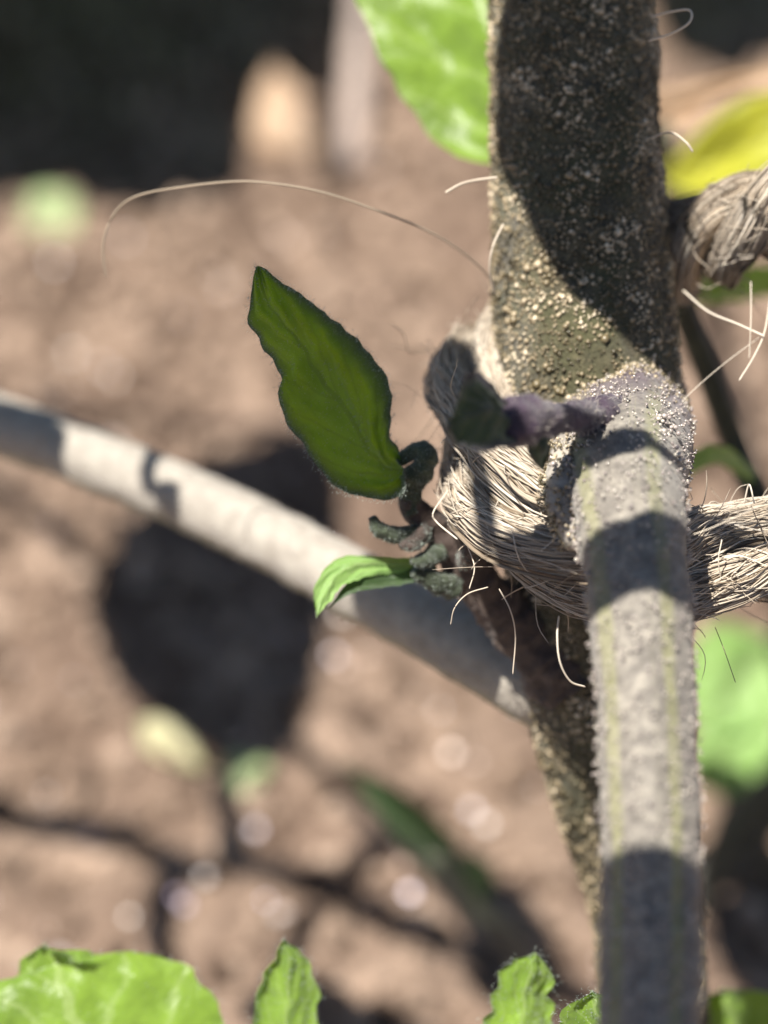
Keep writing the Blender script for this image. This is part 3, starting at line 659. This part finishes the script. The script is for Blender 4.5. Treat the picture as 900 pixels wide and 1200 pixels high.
# shaded seedling low on the soil
b1 = soil_at(640, 1130)
sd = thing('seedling', 'small dark green seedling standing in shade on the bare soil', 'plant', b1)
stem_part('stem', [b1 + [0, 0, -3], at(590, 1090, 176), at(545, 1050, 172), at(510, 1000, 168)], (1.4, .8), M['dark_stem'], sd)
traced_leaf('leaf', [(545, 1050, 171), (510, 1030, 169), (465, 985, 167), (435, 945, 166), (420, 920, 166), (398, 896, 165)], [(545, 1050, 171), (540, 1000, 169), (515, 965, 167), (480, 935, 166), (440, 910, 166), (398, 896, 165)], M['leaf_dark'], sd, fold=.2, wave=1.0, seed=41)
traced_leaf('leaf', [(560, 1065, 173), (545, 1045, 171), (540, 1020, 170), (555, 1000, 169)], [(560, 1065, 173), (575, 1050, 171), (576, 1025, 170), (555, 1000, 169)], M['leaf_dark'], sd, fold=.2, wave=.5, seed=42)

# yellow and dry leaves lying behind
def scrap(name, label, cat, left, right, mat, seed, **k):
    L_ = path(left); R2 = path(right)
    V, F, uv = leaf_grid(L_, R2, seed=seed, nu=24, nv=12, **k)
    return tag(mk(name, Geo().add(V, F, uv=uv), mat, None, loc=L_[0]), label, cat)
def lie(px, py, lift=1.5):
    p_ = soil_at(px, py); return p_ + np.array([0, 0, lift])
def scrap_on_soil(name, label, cat, left, right, mat, seed, lift=1.0, rise=0.0, **k):
    a = np.array([lie(x, y, lift + rise * i / (len(left) - 1)) for i, (x, y) in enumerate(left)]); b = np.array([lie(x, y, lift + rise * i / (len(right) - 1)) for i, (x, y) in enumerate(right)])
    V, F, uv = leaf_grid(a, b, seed=seed, nu=24, nv=12, **k)
    return tag(mk(name, Geo().add(V, F, uv=uv), mat, None, loc=a[0]), label, cat)
b2 = soil_at(820, 250)
yl = thing('yellowing_plant', 'low plant behind the stem with one yellow and one withered tan leaf', 'plant', b2)
stem_part('stem', [b2 + [0, 0, -3], at(790, 215, 200), at(775, 160, 170)], (1.6, 1.2), M['dark_stem'], yl)
traced_leaf('leaf', [(772, 205, 172), (800, 225, 168), (850, 228, 166), (900, 215, 165), (960, 190, 165), (1000, 150, 166)], [(772, 205, 172), (800, 175, 168), (835, 145, 166), (880, 118, 165), (940, 110, 165), (1000, 150, 166)], M['leaf_yellow'], yl, fold=.06, wave=1.6, quilt=.5, seed=51)
traced_leaf('leaf', [(755, 172, 180), (800, 158, 178), (840, 125, 176), (880, 106, 175), (930, 100, 174), (980, 90, 174)], [(755, 172, 180), (758, 112, 178), (800, 100, 177), (850, 90, 176), (920, 78, 175), (980, 90, 174)], M['leaf_dry'], yl, fold=.15, wave=1.4, seed=52)
scrap_on_soil('dry_leaf_scrap', 'pale tan triangular scrap of dry leaf standing on dark soil', 'dry leaf', [(335, 196), (305, 185), (298, 160), (305, 130), (320, 104)], [(335, 196), (368, 185), (360, 160), (345, 130), (320, 104)], M['leaf_dry'], 61, lift=2, rise=3, wave=2)
tw = mk('dry_twig', tube_geo(spline([lie(412, 205, 1), lie(416, 160, 6), lie(420, 90, 5), lie(424, 10, 3), lie(428, -60, 2)], 50), np.linspace(2.4, 1.8, 50), 16, vary(.2, .1, .8, .05)), M['dry_stem'], None, loc=lie(412, 205, 1))
tag(tw, 'straight pinkish dry twig lying on the shaded soil', 'twig')
scrap_on_soil('leaf_scrap', 'pale green scrap of leaf at the edge of the dark shade', 'leaf', [(30, 275), (35, 245), (62, 238), (95, 250)], [(30, 275), (55, 290), (85, 285), (95, 250)], M['scrap_green'], 62, lift=2, wave=1.5)
scrap_on_soil('leaf_scrap', 'straw-coloured curled leaf scrap on sunlit soil', 'leaf', [(165, 862), (190, 858), (225, 885), (240, 915)], [(165, 862), (175, 895), (205, 912), (240, 915)], M['scrap_straw'], 63, lift=2, wave=1)
scrap_on_soil('leaf_scrap', 'small round green leaf scrap beneath the dark shadow', 'leaf', [(262, 925), (268, 905), (292, 900), (318, 915)], [(262, 925), (275, 942), (302, 940), (318, 915)], M['scrap_green'], 64, lift=2, wave=1)

# ------------------------------------------------------------------ unseen leaves and stalks overhead, outlined to cast the wanted shade
def lift_off(Q):
    """how far up the sun's rays a leaf over the points Q hangs clear of the view"""
    for t in range(42, 400, 4):
        W = Q + t * SUN - CAM; d = W @ F_
        y = (W @ U_) / np.maximum(d, 1); x = (W @ R_) / np.maximum(d, 1)
        if np.all((y > 700 / KPX) | (d < 1) | (np.abs(x) > 560 / KPX)): return t + 5
    return 400
leaf_bases = []
def overhead(parent, left, right, surf, seed, mat='leaf_dark', extra=0, **k):
    L_ = np.array([surf(*q) for q in left]); R2 = np.array([surf(*q) for q in right])
    t = lift_off(np.vstack([L_, R2])) + extra
    k.setdefault('wave', 1.0); k.setdefault('fold', .05); k.setdefault('quilt', .2)
    V, F, uv = leaf_grid(L_ + t * SUN, R2 + t * SUN, nu=30, nv=14, seed=seed, **k)
    mk('leaf', Geo().add(V, F, uv=uv), M[mat], parent)
    return L_[0] + t * SUN
def dd(d): return lambda x, y: at(x, y, d)
ub = stem_part('upper_branch', [at(655, -1000, 94), at(600, -1250, 84), at(480, -1600, 72)], (1.6, 1.1), M['dark_stem'], plant)
HEADS = [at(655, -1000, 94), at(600, -1250, 84), at(480, -1600, 72)]
def hero_shade(left, right, d, seed, route=(), head=None, **k):
    """route: places (seen on the shaded plane) that the stalk passes before it climbs to the branch"""
    b = overhead(ub, left, right, dd(d), seed, **k); up = b - at(*left[0], d)
    pts = [b] + [at(*q, d) + up * (1 + .08 * i_) for i_, q in enumerate(route, 1)]
    h = min(HEADS, key=lambda q: np.linalg.norm(q - pts[-1])) if head is None else head; pts.append(h)
    stem_part('leaf_stalk', pts[::-1], (.8, .5), M['dark_stem'], ub, 10, 40)
    return b
hero_shade([(720, -320), (560, -200), (535, 0), (555, 110), (592, 185), (622, 265), (655, 322), (695, 378), (745, 415), (800, 440)],
           [(720, -320), (860, -150), (880, 0), (825, 100), (790, 190), (780, 260), (780, 330), (785, 380), (795, 415), (800, 440)], 98.3, 71)
hang = hero_shade([(470, 225), (370, 240), (275, 285), (255, 380), (290, 480), (330, 560), (400, 600), (480, 612)],
           [(470, 225), (505, 280), (522, 350), (530, 420), (535, 490), (530, 540), (505, 580), (480, 612)], 97, 72, head=at(-530, -500, 106.5))
hero_shade([(850, 650), (828, 722), (760, 730), (690, 735), (662, 700), (650, 620)],
           [(850, 650), (815, 572), (775, 578), (740, 598), (690, 600), (650, 620)], 85, 73, wave=.4, route=[(1050, 640), (1150, 300), (1000, -300)])
hero_shade([(768, 512), (750, 545), (715, 556), (685, 548), (668, 505)], [(768, 512), (757, 484), (730, 476), (700, 482), (668, 505)], 88.6, 77, wave=.2, route=[(1000, 470), (1150, 250), (1000, -300)])
hero_shade([(490, 430), (498, 500), (525, 545), (575, 545), (618, 520)], [(490, 430), (530, 425), (570, 440), (605, 465), (618, 520)], 83.5, 78, wave=.4, head=hang)
hero_shade([(740, 1480), (640, 1380), (620, 1250), (622, 1100), (636, 1000), (660, 982)],
           [(740, 1480), (835, 1360), (850, 1220), (848, 1100), (828, 1015), (660, 982)], 81, 74, route=[(1150, 1500), (1250, 700), (1100, -300)])
hero_shade([(-260, 380), (-180, 500), (-90, 590), (0, 610), (76, 560)], [(-260, 380), (-120, 380), (0, 430), (70, 490), (76, 560)], 123, 75, head=at(-520, -250, 108))
hero_shade([(170, 560), (182, 590), (205, 625), (218, 612)], [(170, 560), (196, 560), (216, 580), (218, 612)], 119, 76, wave=.3, route=[(100, 420)], head=at(-430, 150, 114))

nb = np.array([-125.0, 215, 0]); nb[2] = ground_z(nb)
np_ = thing('shade_plant', 'unseen leafy plant beside the bed, its leaves shaped to shade the soil', 'plant', nb)
stem_part('stem', [nb + [0, 0, -4], nb + [-6, 4, 60], nb + [0, -6, 120], nb + [12, -20, 190]], (4, 2.4), M['branch'], np_, 24)
NH = [nb + [-6, 4, 60], nb + [-3, -1, 90], nb + [0, -6, 120], nb + [6, -13, 155], nb + [12, -20, 190]]
def soil_shade(left, right, seed, extra=0, **k):
    b = overhead(np_, left, right, soil_at, seed, extra=extra, **k); h = min(NH, key=lambda q: np.linalg.norm(q - b))
    stem_part('leaf_stalk', [h, (h + b) / 2 + [0, 0, 10], b], (1.4, .9), M['branch'], np_, 10, 30)
soil_shade([(330, 500), (250, 535), (160, 600), (108, 690), (125, 790), (190, 848), (240, 890), (300, 908)], [(330, 500), (385, 525), (400, 600), (390, 720), (368, 800), (352, 860), (335, 890), (300, 908)], 81)
def soil_line(pts, r):  # unseen stalks laid out along the shadow lines wanted on the soil
    Q = np.array([soil_at(*q) for q in pts]); t = lift_off(Q); Q = Q + t * SUN
    stem_part('leaf_stalk', Q, r, M['branch'], np_, 12, 60); return Q
soil_line([(-140, 930), (-20, 955), (80, 972), (150, 985), (210, 1012), (280, 1012), (360, 1035), (450, 1075), (530, 1112), (610, 1145), (720, 1190)], (2.0, 1.5))
soil_line([(290, 895), (268, 930), (276, 1012)], (1.5, 1.4))
soil_line([(205, 1010), (190, 1060), (196, 1130), (240, 1200)], (1.3, 1.1))
# unseen foliage added over the far corner to darken it
for k, (l, r_) in enumerate([
    ([(-160, 60), (-120, 150), (0, 235), (120, 215), (200, 150)], [(-160, 60), (-60, 50), (60, 60), (150, 90), (200, 150)]),
    ([(60, -90), (70, 0), (130, 110), (200, 190), (285, 225)], [(60, -90), (180, -80), (300, -20), (306, 90), (285, 225)]),
    ([(250, -160), (230, -70), (240, 20), (290, 98), (395, 108)], [(250, -160), (340, -150), (400, -80), (412, 30), (395, 108)]),
    ([(395, 40), (376, 100), (370, 160), (378, 215), (400, 235)], [(395, 40), (410, 90), (414, 150), (412, 200), (400, 235)]),
    ([(-200, -60), (-180, 40), (-60, 110), (60, 110), (160, 60)], [(-200, -60), (-80, -70), (30, -40), (110, 0), (160, 60)]),
    ([(30, 130), (50, 200), (110, 245), (190, 250), (280, 225)], [(30, 130), (110, 110), (190, 130), (250, 170), (280, 225)])]):
    soil_shade(l, r_, 90 + k, extra=8 * (k % 3), wave=3)
soil_shade([(470, 1000), (520, 1060), (560, 1120), (620, 1160), (680, 1170)], [(470, 1000), (540, 1000), (600, 1040), (650, 1100), (680, 1170)], 98)  # unseen leaf added to put the seedling in shade
soil_shade([(800, -160), (750, -80), (760, 20), (800, 75), (880, 95), (960, 60)], [(800, -160), (880, -170), (960, -130), (1000, -60), (1000, 10), (960, 60)], 99, wave=3)  # unseen leaf added to darken the soil at upper right
